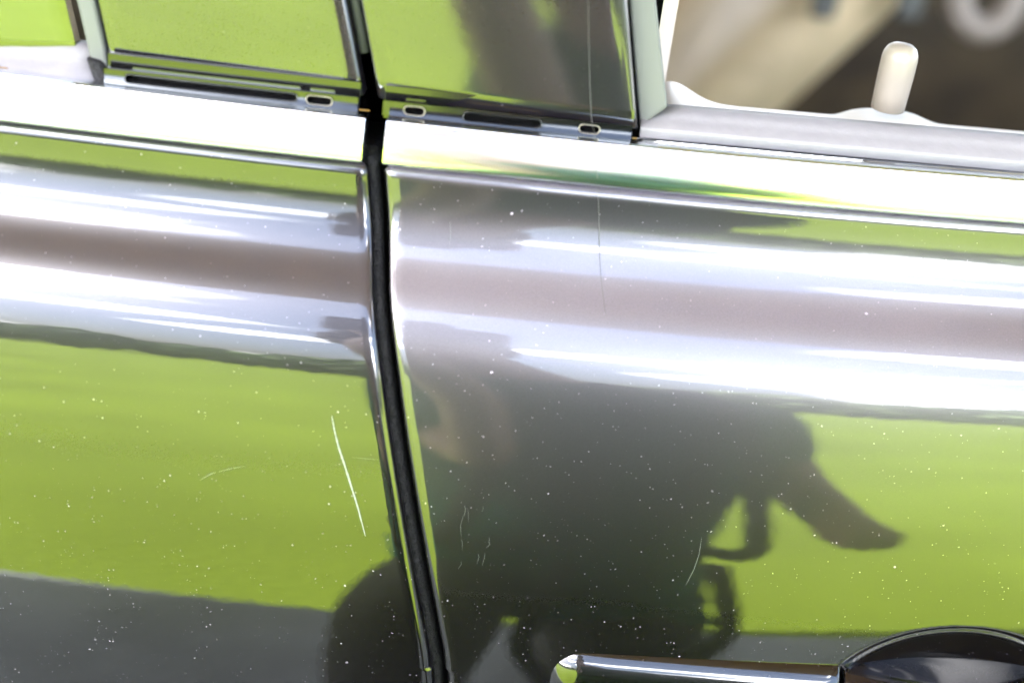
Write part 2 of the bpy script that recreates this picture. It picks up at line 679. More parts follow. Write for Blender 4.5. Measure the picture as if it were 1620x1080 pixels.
def pillar_cover(name, eL, eR, parent):
    zs = list(np.linspace(z_pil, z_pil + 0.06, 14)) + list(np.linspace(z_pil + 0.08, Z_ROOF, 12))
    verts, faces = [], []
    nx = 14
    r = 0.0014
    for z in zs:
        a, b = eL(z), eR(z)
        line = []
        for ang in (90, 60, 30):
            t = math.radians(ang)
            X = a + r - r * math.sin(t)
            line.append(Vector((X, pil_y(z, X) + r * (1 - math.cos(t)) + (0.004 if ang == 90 else 0), z)))
        for k in range(nx + 1):
            X = a + r + (b - a - 2 * r) * k / nx
            line.append(Vector((X, pil_y(z, X), z)))
        for ang in (30, 60, 90):
            t = math.radians(ang)
            X = b - r + r * math.sin(t)
            line.append(Vector((X, pil_y(z, X) + r * (1 - math.cos(t)) + (0.004 if ang == 90 else 0), z)))
        verts += line
    n = nx + 7
    # rounded lower rim running back over the flange
    base = verts[:n]
    rim = []
    for dy, dz in ((0.0007, -0.0006), (0.0022, -0.0008), (0.006, -0.0008)):
        rim.append([v + Vector((0, dy, dz)) for v in base])
    allrows = rim[::-1] + [verts[i * n:(i + 1) * n] for i in range(len(zs))]
    vv = [v for r_ in allrows for v in r_]
    for i in range(len(allrows) - 1):
        for k in range(n - 1):
            a = i * n + k
            faces.append((a, a + 1, a + n + 1, a + n))
    o = mesh_obj(name, vv, faces, GLOSS, parent)
    return o


pc_r = pillar_cover('pillar_cover', e_rear_l, e_rear_r, rear_door)
pc_f = pillar_cover('pillar_cover', e_front_l, e_front_r, front_door)
bm = bmesh.new()
add_tube(bm, [Vector((e_rear_r(z) + 0.0016, pil_y(z, e_rear_r(z)) + 0.0042, z)) for z in np.linspace(z_pil + 0.010, Z_ROOF, 12)], 0.0016, 10)
bm_obj('pillar_seal', bm, mat('worn_rubber', (0.022, 0.024, 0.023), rough=0.5), rear_door)

WORN = mat('worn_bright_edge', (0.22, 0.20, 0.16), rough=0.4, metal=1.0)

# ------------------------------------------------------------------ slotted flange under each pillar cover
def flange(name, pa, pb, slots, parent):
    """thin bright-edged metal tab strip between pillar cover and chrome, with punched slots"""
    y0 = 0.0022
    a, b = PP(*pa, y0), PP(*pb, y0)
    zt, zb = z_pil + 0.0006, zc_top - 0.0006
    holes = []
    for (s0, s1, f0, f1) in slots:
        holes.append((PP(s0, 160, y0).x, PP(s1, 160, y0).x, f0, f1))
    me = bpy.data.meshes.new(name)
    bm = bmesh.new()
    H = zt - zb
    xs = sorted({a.x, b.x} | {h[0] for h in holes} | {h[1] for h in holes})
    zs = [0.0, 0.22, 0.82, 1.0]
    for i in range(len(xs) - 1):
        xm = 0.5 * (xs[i] + xs[i + 1])
        inhole = [h for h in holes if h[0] < xm < h[1]]
        for j in range(3):
            fm = 0.5 * (zs[j] + zs[j + 1])
            if inhole and inhole[0][2] < fm < inhole[0][3]:
                continue
            lo = (xs[i], y0, zb + H * zs[j])
            hi = (xs[i + 1], y0 + 0.0012, zb + H * zs[j + 1])
            add_box(bm, lo, hi)
    bmesh.ops.remove_doubles(bm, verts=bm.verts, dist=1e-6)
    for v in bm.verts: v.co.y += plan(v.co.x)
    o = bm_obj(name, bm, STEEL, parent, smooth=False)
    bmr = bmesh.new()
    for xa, xb in zip(np.linspace(a.x, b.x, 12)[:-1], np.linspace(a.x, b.x, 12)[1:]):
        add_box(bmr, (xa, y0 + 0.0035, zb - 0.002), (xb, y0 + 0.005, zt + 0.003))
    bmesh.ops.remove_doubles(bmr, verts=bmr.verts, dist=1e-6)
    for v in bmr.verts: v.co.y += plan(v.co.x)
    bm_obj('backing_plate', bmr, STEEL, parent, smooth=False)
    # bright rounded rims of the slots
    for h in holes:
        bmr = bmesh.new()
        zlo, zhi = zb + H * 0.22, zb + H * 0.82
        rad = (zhi - zlo) / 2
        cx0, cx1 = h[0] + rad, h[1] - rad
        zm = (zlo + zhi) / 2
        ring = []
        for k in range(8):
            t = math.pi / 2 + math.pi * k / 7
            ring.append(Vector((cx0 + rad * math.cos(t), y0 - 0.0002 + plan(cx0), zm + rad * math.sin(t))))
        for k in range(8):
            t = -math.pi / 2 + math.pi * k / 7
            ring.append(Vector((cx1 + rad * math.cos(t), y0 - 0.0002 + plan(cx1), zm + rad * math.sin(t))))
        ring.append(ring[0])
        add_tube(bmr, ring, 0.00015, 6, caps=False)
        bm_obj('slot_rim', bmr, WORN if h[1] - h[0] < 0.012 else STEEL, parent)
    return o


flange('clip_flange', (165, 130), (566, 165), [(198, 470, 0.22, 0.82), (484, 526, 0.22, 0.82)], rear_door)
flange('clip_flange', (606, 165), (1000, 205), [(640, 674, 0.22, 0.82), (735, 862, 0.22, 0.82), (922, 956, 0.22, 0.82)], front_door)

# ------------------------------------------------------------------ window channels, weatherstrips, glass
def quad_prism(name, pts_px, y_front, depth, mat_, parent, bevel=0.0008):
    bm = bmesh.new()
    f = [bm.verts.new(PP(a, b, y)) for (a, b), y in zip(pts_px, y_front)]
    k = [bm.verts.new(v.co + Vector((0, depth, 0))) for v in f]
    n = len(f)
    bm.faces.new(f)
    bm.faces.new(k[::-1])
    for i in range(n):
        bm.faces.new((f[i], k[i], k[(i + 1) % n], f[(i + 1) % n]))
    bmesh.ops.bevel(bm, geom=list(bm.edges), offset=bevel, segments=2, profile=0.5, affect='EDGES')
    return auto_smooth(bm_obj(name, bm, mat_, parent), 50)


def channel(name, bl, br, slope, parent, yb, depth, mat_, bevel=0.0008):
    """upright run channel from the belt up to the roof, given by its two lower corners"""
    a, b = PP(*bl, yb), PP(*br, yb)
    yb = 0.5 * (a.y + b.y)
    bm = bmesh.new()
    zt = Z_ROOF
    rings = []
    for z in np.linspace(min(a.z, b.z), zt, 10):
        dx = (z - a.z) * slope
        dy = (z - z_pil) * TILT
        za = max(z, a.z); zb_ = max(z, b.z)
        rings.append([Vector((a.x + dx, yb + dy, za)), Vector((b.x + dx, yb + dy + 0.0, zb_)), Vector((b.x + dx, yb + dy + depth, zb_)), Vector((a.x + dx, yb + dy + depth, za))])
    o = strip(name, rings, mat_, parent, smooth=False)
    md = o.modifiers.new('b', 'BEVEL')
    md.width = bevel
    md.segments = 2
    return o


slope_f = (pil_pt(992, 0).x - pil_pt(1008, 190).x) / (pil_pt(992, 0).z - pil_pt(1008, 190).z)
channel('window_channel', (1012, 202), (1056, 170), slope_f, front_door, 0.0085, 0.016, RUBBER_M)
slope_r = (pil_pt(150, 0).x - pil_pt(178, 128).x) / (pil_pt(150, 0).z - pil_pt(178, 128).z)
channel('window_channel', (142, 104), (172, 118), slope_r, rear_door, 0.0075, 0.014, RUBBER_M)

# belt weatherstrips
def weatherstrip(px0, px1, parent, grooves, top_row_fn, bot_row_fn, yb, yt, x_end=None, slant=0.0):
    secs = []
    pxs = np.linspace(px0, px1, 24)
    ys = list(np.linspace(0, 1, len(grooves)))
    for p in pxs:
        a = PP(p, bot_row_fn(p), yb)
        b = PP(p, top_row_fn(p), yt)
        s = []
        pl = plan(a.x)
        a = a - Vector((0, pl, 0))
        b = b - Vector((0, plan(b.x), 0))
        for t, g in zip(ys, grooves):
            q = a.lerp(b, t)
            s.append(Vector((a.x, q.y + g + pl, q.z)))
        s.append(Vector((a.x, yt + 0.006 + pl, b.z - 0.0005)))
        s.append(Vector((a.x, yt + 0.006 + pl, a.z - 0.002)))
        s.append(Vector((a.x, yb + 0.001 + pl, a.z - 0.002)))
        secs.append(s)
    return secs


g_prof = [0.0014, 0.0, -0.0004, -0.0005, -0.0004, -0.0001, 0.0002, 0.0, -0.0002, 0.0, 0.0012]
secs = weatherstrip(1014, 2900, front_door, g_prof, lambda p: 173 + (p - 1060) * 0.085, lambda p: 209 + (p - 1020) * 0.0905, 0.0035, 0.014)
strip('weatherstrip', secs, RUBBER, front_door)
secs = weatherstrip(-1300, 158, rear_door, g_prof, lambda p: 66 + p * 0.03 if p > 0 else 66 + p * 0.093, lambda p: 124 + p * 0.088, 0.0035, 0.013)
ws_r = strip('weatherstrip', secs, RUBBER, rear_door)
quad_prism('corner_seal', [(134, 92), (158, 98), (178, 140), (150, 134)], [0.006, 0.006, 0.0028, 0.0028], 0.006, RUBBER_D, rear_door)

# rear window glass: a 4 mm pane standing in the slot, with the same lean as the pillar
def pane(name, x0, x1, zlo, zhi, yb, parent):
    bm = bmesh.new()
    f = []
    for (x, z) in ((x0, zlo), (x1, zlo), (x1 + (zhi - zlo) * slope_r, zhi), (x0, zhi)):
        f.append(Vector((x, yb + (z - z_pil) * TILT + YAW * x, z)))
    a = [bm.verts.new(v) for v in f]
    b = [bm.verts.new(v + Vector((0, 0.004, 0))) for v in f]
    bm.faces.new(a)
    bm.faces.new(b[::-1])
    for i in range(4):
        bm.faces.new((a[i], b[i], b[(i + 1) % 4], a[(i + 1) % 4]))
    return bm_obj(name, bm, GLASS, parent, smooth=False)


xr_edge = P(150, 100, 0.012).x
pane('window_glass', -0.80, xr_edge, z_pil - 0.012, Z_ROOF - 0.01, 0.0165, rear_door)

# inner door sill of the front door with the lock pin
def sill_row(p):
    base = 148 + (p - 1080) * 0.0885
    base -= 30 * math.exp(-((p - 1060) / 45.0) ** 2)
    base -= 16 * math.exp(-((p - 1395) / 62.0) ** 4)
    return base


secs = []
for p in np.concatenate([np.linspace(1040, 1640, 90), np.linspace(1700, 3000, 10)]):
    yb_, yf_ = 0.075, 0.028
    t = PP(p, sill_row(p), yb_)
    yb_, yf_ = yb_ + plan(t.x), yf_ + plan(t.x)
    s = [Vector((t.x, yf_, t.z - 0.006)), Vector((t.x, yf_ + 0.003, t.z - 0.0015)), Vector((t.x, yf_ + 0.012, t.z)), Vector((t.x, yb_ - 0.008, t.z)), Vector((t.x, yb_, t.z - 0.003)), Vector((t.x, yb_ + 0.012, t.z - 0.03)), Vector((t.x, yb_ + 0.012, 0.45)), Vector((t.x, yf_ + 0.004, 0.45))]
    secs.append(s)
sill = auto_smooth(strip('door_lining', secs, CREAM, front_door), 60)
# lock pin
pin_b = PP(1404, 172, 0.058)
bm = bmesh.new()
pr, ph = 0.0054, 0.0205
prof_pin = [(0.92, -0.006), (0.94, 0.0), (0.97, 0.25), (1.0, 0.55), (1.0, 0.78), (0.95, 0.86), (0.82, 0.93), (0.6, 0.975), (0.3, 0.995), (0.02, 1.0)]
add_tube(bm, [pin_b + Vector((0, 0, ph * h)) for _, h in prof_pin], [pr * r_ for r_, _ in prof_pin], 24)
bm_obj('lock_pin', bm, CREAM_PIN, front_door)
# ------------------------------------------------------------------ door handle
hz_top = door_pt(1100, 1037)
hx0 = door_pt(862, 1070).x
hx1 = 0.24
h_half = 0.0135
hzc = hz_top.z - h_half + 0.001
hy = door_pt(1100, 1075).y


def handle_ring(X, k, y_out, zc, half, nseg=28):
    pts = []
    for i in range(nseg):
        t = 2 * math.pi * i / nseg
        c, s = math.cos(t), math.sin(t)
        e = 0.9
        yy = -abs(c) ** e * (1 if c > 0 else -0.35) * y_out * k
        zz = math.copysign(abs(s) ** e, s) * half * k
        pts.append(Vector((X, hy + plan(X) + yy, zc + zz)))
    return pts


rings = []
for i in range(14):
    t = math.pi / 2 * i / 13
    X = hx0 + 0.011 * (1 - math.cos(t))
    rings.append(handle_ring(X, max(0.02, math.sin(t) ** 0.7), 0.010, hzc, h_half))
cap_end = door_pt(1326, 1075).x
for X in np.linspace(hx0 + 0.016, cap_end - 0.0012, 20):
    rings.append(handle_ring(X, 1.0, 0.010 + 0.002 * (X - hx0) / 0.08, hzc, h_half))
rings.append(handle_ring(cap_end - 0.0004, 0.94, 0.012, hzc, h_half))
rings.append(handle_ring(cap_end, 0.80, 0.012, hzc, h_half))
handle = strip('door_handle', rings, PAINT_H, front_door)
rings = []
rings.append(handle_ring(cap_end + 0.0010, 0.80, 0.013, hzc - 0.001, h_half))
rings.append(handle_ring(cap_end + 0.0014, 0.94, 0.013, hzc - 0.001, h_half))
for X in np.linspace(cap_end + 0.0024, hx1, 24):
    u = (X - cap_end) / (hx1 - cap_end)
    rings.append(handle_ring(X, 1.0, 0.013 + 0.020 * math.sin(math.pi * min(1, u * 0.9)), hzc - 0.001, h_half - 0.002))
rings.append(handle_ring(hx1 + 0.004, 0.5, 0.012, hzc - 0.001, h_half))
strip('handle_grip', rings, PAINT_H, front_door)
# black gasket under the fixed cap of the handle
rings = []
for i in range(10):
    t = math.pi / 2 * i / 9
    X = hx0 - 0.0018 + 0.012 * (1 - math.cos(t))
    rings.append(handle_ring(X, max(0.02, math.sin(t) ** 0.7), 0.0016, hzc, h_half + 0.0018))
for X in np.linspace(hx0 + 0.016, cap_end + 0.001, 10):
    rings.append(handle_ring(X, 1.0, 0.0016, hzc, h_half + 0.0018))
strip('handle_gasket', rings, RUBBER_D, front_door)

# ------------------------------------------------------------------ scratches and a spot of resin
def scratch(pxs, wid, parent, m_):
    bm = bmesh.new()
    # resample
    pts = []
    for (a, b) in zip(pxs, pxs[1:]):
        for k in range(8):
            t = k / 8
            pts.append((a[0] + (b[0] - a[0]) * t, a[1] + (b[1] - a[1]) * t))
    pts.append(pxs[-1])
    w = []
    n = len(pts)
    for i in range(n):
        u = i / (n - 1)
        w.append(wid * (0.25 + 0.75 * math.sin(math.pi * u) ** 0.6) * random.uniform(0.6, 1.1))
    add_tube(bm, [door_pt(x, y, 0.00002) for x, y in pts], w, 5)
    return bm_obj('scratch', bm, m_, parent)


SCR = mat('scratched_lacquer', (0.16, 0.17, 0.175), rough=0.7)
SCR2 = mat('faint_scratched_lacquer', (0.075, 0.08, 0.075), rough=0.7)
scratch([(525, 657), (529, 680), (536, 708), (546, 738), (556, 770), (567, 805), (578, 848)], 0.00030, rear_door, SCR)
scratch([(316, 759), (332, 750), (342, 746)], 0.00009, rear_door, SCR2)
scratch([(346, 746), (364, 741), (388, 737)], 0.00007, rear_door, SCR2)
scratch([(556, 723), (600, 727)], 0.00005, rear_door, SCR2)
scratch([(1110, 850), (1106, 876), (1098, 900), (1085, 925)], 0.00007, front_door, SCR2)
scratch([(712, 350), (713, 372), (711, 392)], 0.00005, front_door, SCR2)

SCR3 = mat('dull_scuff', (0.018, 0.019, 0.018), rough=0.8)
for k in range(11):
    x_, y_s = random.uniform(728, 778), random.uniform(798, 900)
    scratch([(x_, y_s), (x_ + random.uniform(-2, 2), y_s + 5), (x_ + random.uniform(-6, 3), y_s + random.uniform(9, 22))], random.uniform(0.00006, 0.00016), front_door, SCR3)
b_ = PP(822, 279, -0.0015)
bm = bmesh.new()
bmesh.ops.create_uvsphere(bm, u_segments=14, v_segments=10, radius=0.0011, matrix=Matrix.Translation(b_) @ Matrix.Diagonal((1.1, 0.8, 0.8, 1)))
bm_obj('resin_drop', bm, mat('amber_resin', (0.20, 0.15, 0.06), rough=0.15), front_door)

# ------------------------------------------------------------------ car body behind the doors
def car_part(name, boxes, m_, bevel=0.0, smooth=False):
    bm = bmesh.new()
    for lo, hi in boxes: add_box(bm, lo, hi, bevel)
    o = bm_obj(name, bm, m_, None, smooth)
    return child(o, car)


W = 1.72
car_part('roof', [((-1.2, 0.05, Z_ROOF), (0.95, W - 0.05, Z_ROOF + 0.04))], PAINT, 0.02, True)
car_part('headliner', [((-1.15, 0.07, Z_ROOF - 0.02), (0.9, W - 0.07, Z_ROOF - 0.003))], HEADLINER)
car_part('b_pillar', [((P(470, 100, 0.05).x - 0.02, 0.040, 0.30), (P(1030, 100, 0.05).x, 0.070, Z_ROOF - 0.021))], BLACK)
car_part('pillar_lining', [((P(470, 100, 0.05).x, 0.071, 0.30), (P(1052, 100, 0.09).x, 0.10, Z_ROOF - 0.021))], CREAM, 0.006, True)
car_part('floor', [((-1.2, 0.06, 0.27), (1.5, W - 0.06, 0.30))], CARPET)
car_part('sill_panel', [((-0.9, 0.01, 0.18), (1.05, 0.06, 0.30))], PAINT, 0.01, True)
car_part('far_door', [((-1.2, W - 0.12, 0.30), (1.5, W - 0.05, 0.90))], DARKTRIM, 0.02, True)
car_part('far_pillar', [((-0.05, W - 0.12, 0.90), (0.10, W - 0.06, Z_ROOF - 0.021))], CREAM)
car_part('dashboard', [((1.05, 0.08, 0.55), (1.5, W - 0.12, 0.92))], DARKTRIM, 0.05, True)
car_part('firewall', [((1.5, 0.06, 0.2), (1.54, W - 0.06, 0.95))], DARKTRIM)
car_part('center_console', [((0.25, 0.76, 0.30), (1.05, 0.98, 0.52))], DARKTRIM, 0.03, True)
car_part('rear_bulkhead', [((-1.24, 0.06, 0.27), (-1.2, W - 0.06, Z_ROOF))], DARKTRIM)


def seat(y0, y1, x_back, lean=0.32):
    bm = bmesh.new()
    # cushion
    add_box(bm, (x_back + 0.02, y0, 0.30), (x_back + 0.50, y1, 0.44), 0.04)
    o = bm_obj('seat_cushion', bm, BEIGE)
    child(o, car)
    secs = []
    for t in np.linspace(0, 1, 12):
        z = 0.46 + 0.58 * t
        xb = x_back - lean * (z - 0.46)
        inset = 0.03 * max(0, t - 0.8) / 0.2
        ring = []
        for k in range(20):
            a = 2 * math.pi * k / 20
            c, s = math.cos(a), math.sin(a)
            ring.append(Vector((xb + math.copysign(abs(c) ** 0.6, c) * (0.075 - inset), (y0 + y1) / 2 + math.copysign(abs(s) ** 0.5, s) * ((y1 - y0) / 2 - inset), z)))
        secs.append(ring)
    o = strip('seat_backrest', secs, BEIGE, None)
    child(o, car)


seat(0.16, 0.66, -0.30)
se = P(1395, 85, 1.04)
seat(1.04, 1.54, se.x - 0.075 - 0.75 * (se.z - 0.46), -0.75)
# cream pull ring and two pale blocks added as highlights deeper in the cabin
rc = P(1560, -2, 1.0)
bm = bmesh.new()
add_tube(bm, [rc + Vector((math.cos(2 * math.pi * k / 32) * 0.025, 0.2 * math.sin(2 * math.pi * k / 32) * 0.025, math.sin(2 * math.pi * k / 32) * 0.027)) for k in range(33)], 0.0135, 10, caps=False)
child(bm_obj('pull_ring', bm, mat('dull_cream', (0.20, 0.17, 0.14), rough=0.6)), car)
bm = bmesh.new()
add_tube(bm, [rc + Vector((0.0, 0.0, 0.03)), rc + Vector((0.05, 0.12, 0.12)), rc + Vector((0.08, 0.35, 0.16))], 0.012, 8)
child(bm_obj('grab_arm', bm, DARKTRIM), car)
for px in (1304, 1440):
    c_ = P(px, 6, 1.0)
    bm = bmesh.new()
    add_box(bm, c_ + Vector((-0.012, -0.006, -0.014)), c_ + Vector((0.012, 0.006, 0.03)), 0.004)
    child(bm_obj('highlight_block', bm, mat('pale_highlight', (0.07, 0.075, 0.07), rough=0.5)), car)

# ------------------------------------------------------------------ timber carport over the car
WOOD = mat('brown_timber', (0.22, 0.085, 0.045), rough=0.75, noise=(9, 0.45), bump=(40, 0.3, 0.003))
carport = empty('carport', (0, 0.6, 0.012))
tag(carport, 'brown timber carport roof on posts above the black car', 'carport')


def cp(name, lo, hi):
    bm = bmesh.new()
    add_box(bm, lo, hi, 0.004)
    o = bm_obj(name, bm, WOOD, None, False)
    return child(o, carport)


CP_Z = 2.45
CP_Y0 = -1.70
y = CP_Y0
bd = None
k = 0
while y < 3.3:
    if bd is None:
        bd = cp('board', (-4.2, y, CP_Z), (4.2, y + 0.150, CP_Z + 0.022))
    else:
        o = bd.copy()
        COL.objects.link(o)
        o.location = bd.location + Vector((0, 0.158 * k, random.uniform(-0.002, 0.002)))
    y += 0.158
    k += 1
for x in (-3.9, -2.4, 2.4, 3.9):
    cp('rafter', (x - 0.04, CP_Y0 + 0.02, CP_Z - 0.12), (x + 0.04, 3.3, CP_Z - 0.001))
for x in (-3.9, 3.9):
    for yy in (CP_Y0 + 0.25, 3.1):
        cp('post', (x - 0.05, yy - 0.05, 0.0), (x + 0.05, yy + 0.05, CP_Z - 0.121))
cp('roof_sheet', (-4.3, CP_Y0 - 0.05, CP_Z + 0.03), (4.3, 3.4, CP_Z + 0.06))

# ------------------------------------------------------------------ far trees beyond the lawn
LEAF = mat('tree_leaves', (0.12, 0.165, 0.085), rough=0.8, spec=0.2, noise=(0.3, 0.4))
rng = np.random.default_rng(5)
tv, tf = [], []
for i in range(70):
    ang = -math.pi / 2 + (i - 35) * 0.04 + rng.uniform(-0.015, 0.015)
    dist = rng.uniform(44, 60)
    cx, cyy = dist * math.cos(ang), dist * math.sin(ang)
    h = rng.uniform(3.2, 5.0)
    rx = rng.uniform(2.0, 3.4)
    m_n = 420
    u = rng.normal(size=(m_n, 3))
    u /= np.linalg.norm(u, axis=1)[:, None]
    rad = rng.uniform(0.55, 1.0, m_n) ** 0.5
    pts = u * rad[:, None] * np.array([rx, rx, h * 0.5]) + np.array([cx, cyy, h * 0.5])
    for p_ in pts:
        a1 = rng.normal(size=3); a1 /= np.linalg.norm(a1)
        a2 = np.cross(a1, rng.normal(size=3)); a2 /= np.linalg.norm(a2)
        sz = rng.uniform(0.25, 0.55)
        b0 = len(tv)
        tv += [p_ + (a1 * c + a2 * d_) * sz for c, d_ in ((-1, -.5), (1, -.6), (1.1, .5), (-.8, .7))]
        tf.append((b0, b0 + 1, b0 + 2, b0 + 3))
wood = mesh_obj('far_trees', tv, tf, LEAF, smooth=False)
tag(wood, 'dense green belt of trees beyond the lawn', 'trees', 'stuff')

# ------------------------------------------------------------------ the kneeling photographer
SKIN = mat('skin', (0.55, 0.35, 0.27), rough=0.5)
SHIRT = mat('dark_green_cotton', (0.012, 0.100, 0.060), rough=0.9, noise=(14, 0.5))
TROUSER = mat('charcoal_trousers', (0.022, 0.020, 0.021), rough=0.9, noise=(25, 0.25))
HAIR = mat('dark_hair', (0.02, 0.014, 0.01), rough=0.6)
BAGM = mat('black_webbing', (0.012, 0.016, 0.014), rough=0.8)
CAMM = mat('camera_body_black', (0.012, 0.012, 0.012), rough=0.45)
LENSG = mat('lens_glass', (0.01, 0.01, 0.015), rough=0.03)


def skin_mesh(name, verts, edges, m_, parent, sub_=2):
    """verts: {key: (pos, radius)}; the first key is the root"""
    keys = list(verts)
    me = bpy.data.meshes.new(name)
    me.from_pydata([Vector(verts[k][0]) for k in keys], [(keys.index(a), keys.index(b)) for a, b in edges], [])
    o = bpy.data.objects.new(name, me)
    COL.objects.link(o)
    md = o.modifiers.new('skin', 'SKIN')
    sv = me.skin_vertices[0].data
    for i, k in enumerate(keys):
        r = verts[k][1]
        sv[i].radius = (r, r) if isinstance(r, (int, float)) else r
        sv[i].use_root = (i == 0)
    md.use_smooth_shade = True
    ss = o.modifiers.new('sub', 'SUBSURF')
    ss.levels = sub_
    ss.render_levels = sub_
    dg = bpy.context.evaluated_depsgraph_get()
    me2 = bpy.data.meshes.new_from_object(o.evaluated_get(dg))
    me2.name = name
    bpy.data.objects.remove(o)
    o = bpy.data.objects.new(name, me2)
    COL.objects.link(o)
    me2.polygons.foreach_set('use_smooth', [True] * len(me2.polygons))
    me2.materials.clear()
    me2.materials.append(m_)
    if parent: child(o, parent)
    return o


person = empty('person', (0.05, -0.75, 0.012))
tag(person, 'kneeling person in dark green T-shirt and dark trousers holding a camera to the face', 'person')

SX = 0.185
V = {
    'pelvis': ((SX + 0.01, -0.80, 0.42), 0.11), 'waist': ((SX, -0.78, 0.55), 0.105), 'chest': ((SX, -0.74, 0.72), 0.125),
    'upper': ((SX, -0.72, 0.855), 0.105), 'neck': ((SX - 0.045, -0.70, 0.915), 0.052), 'neck2': ((0.09, -0.685, 0.97), 0.05),
    'jaw': ((0.03, -0.645, 1.03), 0.068), 'mid': ((0.02, -0.65, 1.10), 0.082), 'crown': ((0.015, -0.665, 1.165), 0.07),
    'nose': ((0.012, -0.56, 1.075), 0.014),
    # right arm, elbow out
    'rsh': ((SX + 0.155, -0.71, 0.84), 0.052), 'rup': ((SX + 0.168, -0.69, 0.785), 0.040), 'rel': ((SX + 0.180, -0.66, 0.735), 0.034),
    'rfo': ((SX + 0.186, -0.62, 0.712), 0.034), 'rwr': ((SX + 0.195, -0.575, 0.685), 0.029), 'rpa': ((SX + 0.199, -0.55, 0.675), 0.031),
    # left arm under the lens
    'lsh': ((SX - 0.160, -0.71, 0.880), 0.058), 'lup': ((SX - 0.145, -0.64, 0.80), 0.038), 'lel': ((SX - 0.115, -0.55, 0.77), 0.027),
    'lfo': ((SX - 0.14, -0.49, 0.87), 0.025), 'lwr': ((-0.025, -0.455, 0.99), 0.027), 'lpa': ((-0.01, -0.455, 1.035), 0.028),
    # left leg raised in front, right knee on the ground
    'lhip': ((SX - 0.10, -0.78, 0.41), 0.075), 'lkn': ((SX - 0.158, -0.50, 0.47), 0.056), 'lcalf': ((SX - 0.168, -0.54, 0.32), 0.054), 'lan': ((SX - 0.168, -0.55, 0.09), 0.04), 'lto': ((SX - 0.175, -0.42, 0.04), 0.035),
    'rhip': ((SX + 0.09, -0.78, 0.38), 0.09), 'rkn': ((SX + 0.07, -0.56, 0.085), 0.065), 'rcalf': ((SX + 0.09, -0.78, 0.08), 0.055), 'ran': ((SX + 0.10, -0.98, 0.075), 0.04), 'rto': ((SX + 0.10, -1.05, 0.05), 0.034),
}
E = [('pelvis', 'waist'), ('waist', 'chest'), ('chest', 'upper'), ('upper', 'neck'), ('neck', 'neck2'), ('neck2', 'jaw'), ('jaw', 'mid'), ('mid', 'crown'), ('mid', 'nose'),
     ('upper', 'rsh'), ('rsh', 'rup'), ('rup', 'rel'), ('rel', 'rfo'), ('rfo', 'rwr'), ('rwr', 'rpa'),
     ('upper', 'lsh'), ('lsh', 'lup'), ('lup', 'lel'), ('lel', 'lfo'), ('lfo', 'lwr'), ('lwr', 'lpa'),
     ('pelvis', 'lhip'), ('lhip', 'lkn'), ('lkn', 'lcalf'), ('lcalf', 'lan'), ('lan', 'lto'),
     ('pelvis', 'rhip'), ('rhip', 'rkn'), ('rkn', 'rcalf'), ('rcalf', 'ran'), ('ran', 'rto')]
CB = CAM - fwd * 0.125                                  # centre of the camera body
for i in range(5):                                      # right hand on the grip, left hand cradling the lens
    b0 = Vector(V['rpa'][0])
    # right hand loosely closed beside the knee
    off = Vector((-0.024 + 0.016 * i, 0.0, 0.0)) if i < 4 else Vector((-0.040, -0.02, 0.0))
    kn = b0 + off + (Vector((0.003, 0.034, 0.002)) if i < 4 else Vector((-0.004, 0.035, -0.004)))
    tip = kn + (Vector((-0.001, -0.004, -0.028)) if i < 4 else Vector((0.014, 0.022, -0.012)))
    ln = (1.0, 1.08, 1.0, 0.82, 0.8)[i]
    V['rk%d' % i] = (b0 + (kn - b0) * ln, 0.0098)
    V['rt%d' % i] = (b0 + (tip - b0) * ln, 0.0082)
    E += [('rpa', 'rk%d' % i), ('rk%d' % i, 'rt%d' % i)]
    b0 = Vector(V['lpa'][0])
    LB = CAM - fwd * 0.055 - up0 * 0.046
    if i < 4:
        kn = LB + Vector((-0.012 - 0.002 * i, -0.006, -0.004)) + fwd * (0.016 - 0.019 * i)
        tip = LB + Vector((0.034, 0, 0.016)) + fwd * (0.020 - 0.019 * i)
    else:
        kn = b0 + Vector((-0.012, 0.008, 0.03))
        tip = LB + Vector((-0.046, -0.01, 0.046))
    V['lk%d' % i] = (kn, 0.0098)
    V['lt%d' % i] = (b0 + (tip - b0) * ln, 0.0082)
    E += [('lpa', 'lk%d' % i), ('lk%d' % i, 'lt%d' % i)]
body = skin_mesh('body', V, E, SKIN, person)

g = 0.014


def grow(keys, extra=None, add=g):
    d = {k: (V[k][0], V[k][1] + add) for k in keys}
    if extra: d.update(extra)
    return d


mr = Vector(V['rsh'][0]).lerp(Vector(V['rel'][0]), 0.9)
ml = Vector(V['lup'][0]).lerp(Vector(V['lel'][0]), 0.45)
S = grow(['waist', 'chest', 'upper', 'rsh', 'lsh'], {'hem': ((SX, -0.80, 0.46), 0.142), 'rs': (mr, 0.050), 'ls': (ml, 0.060), 'col': (V['neck'][0], 0.068)})
S['waist'] = (S['waist'][0], 0.160)
S['chest'] = (S['chest'][0], 0.172)
skin_mesh('shirt', S, [('waist', 'hem'), ('waist', 'chest'), ('chest', 'upper'), ('upper', 'col'), ('upper', 'rsh'), ('rsh', 'rs'), ('upper', 'lsh'), ('lsh', 'ls')], SHIRT, person)
T = grow(['pelvis', 'lhip', 'lkn', 'lcalf', 'lan', 'rhip', 'rkn', 'rcalf', 'ran'], {'belt': ((SX, -0.79, 0.49), 0.128)}, 0.018)
skin_mesh('trousers', T, [('pelvis', 'belt'), ('pelvis', 'lhip'), ('lhip', 'lkn'), ('lkn', 'lcalf'), ('lcalf', 'lan'), ('pelvis', 'rhip'), ('rhip', 'rkn'), ('rkn', 'rcalf'), ('rcalf', 'ran')], TROUSER, person)
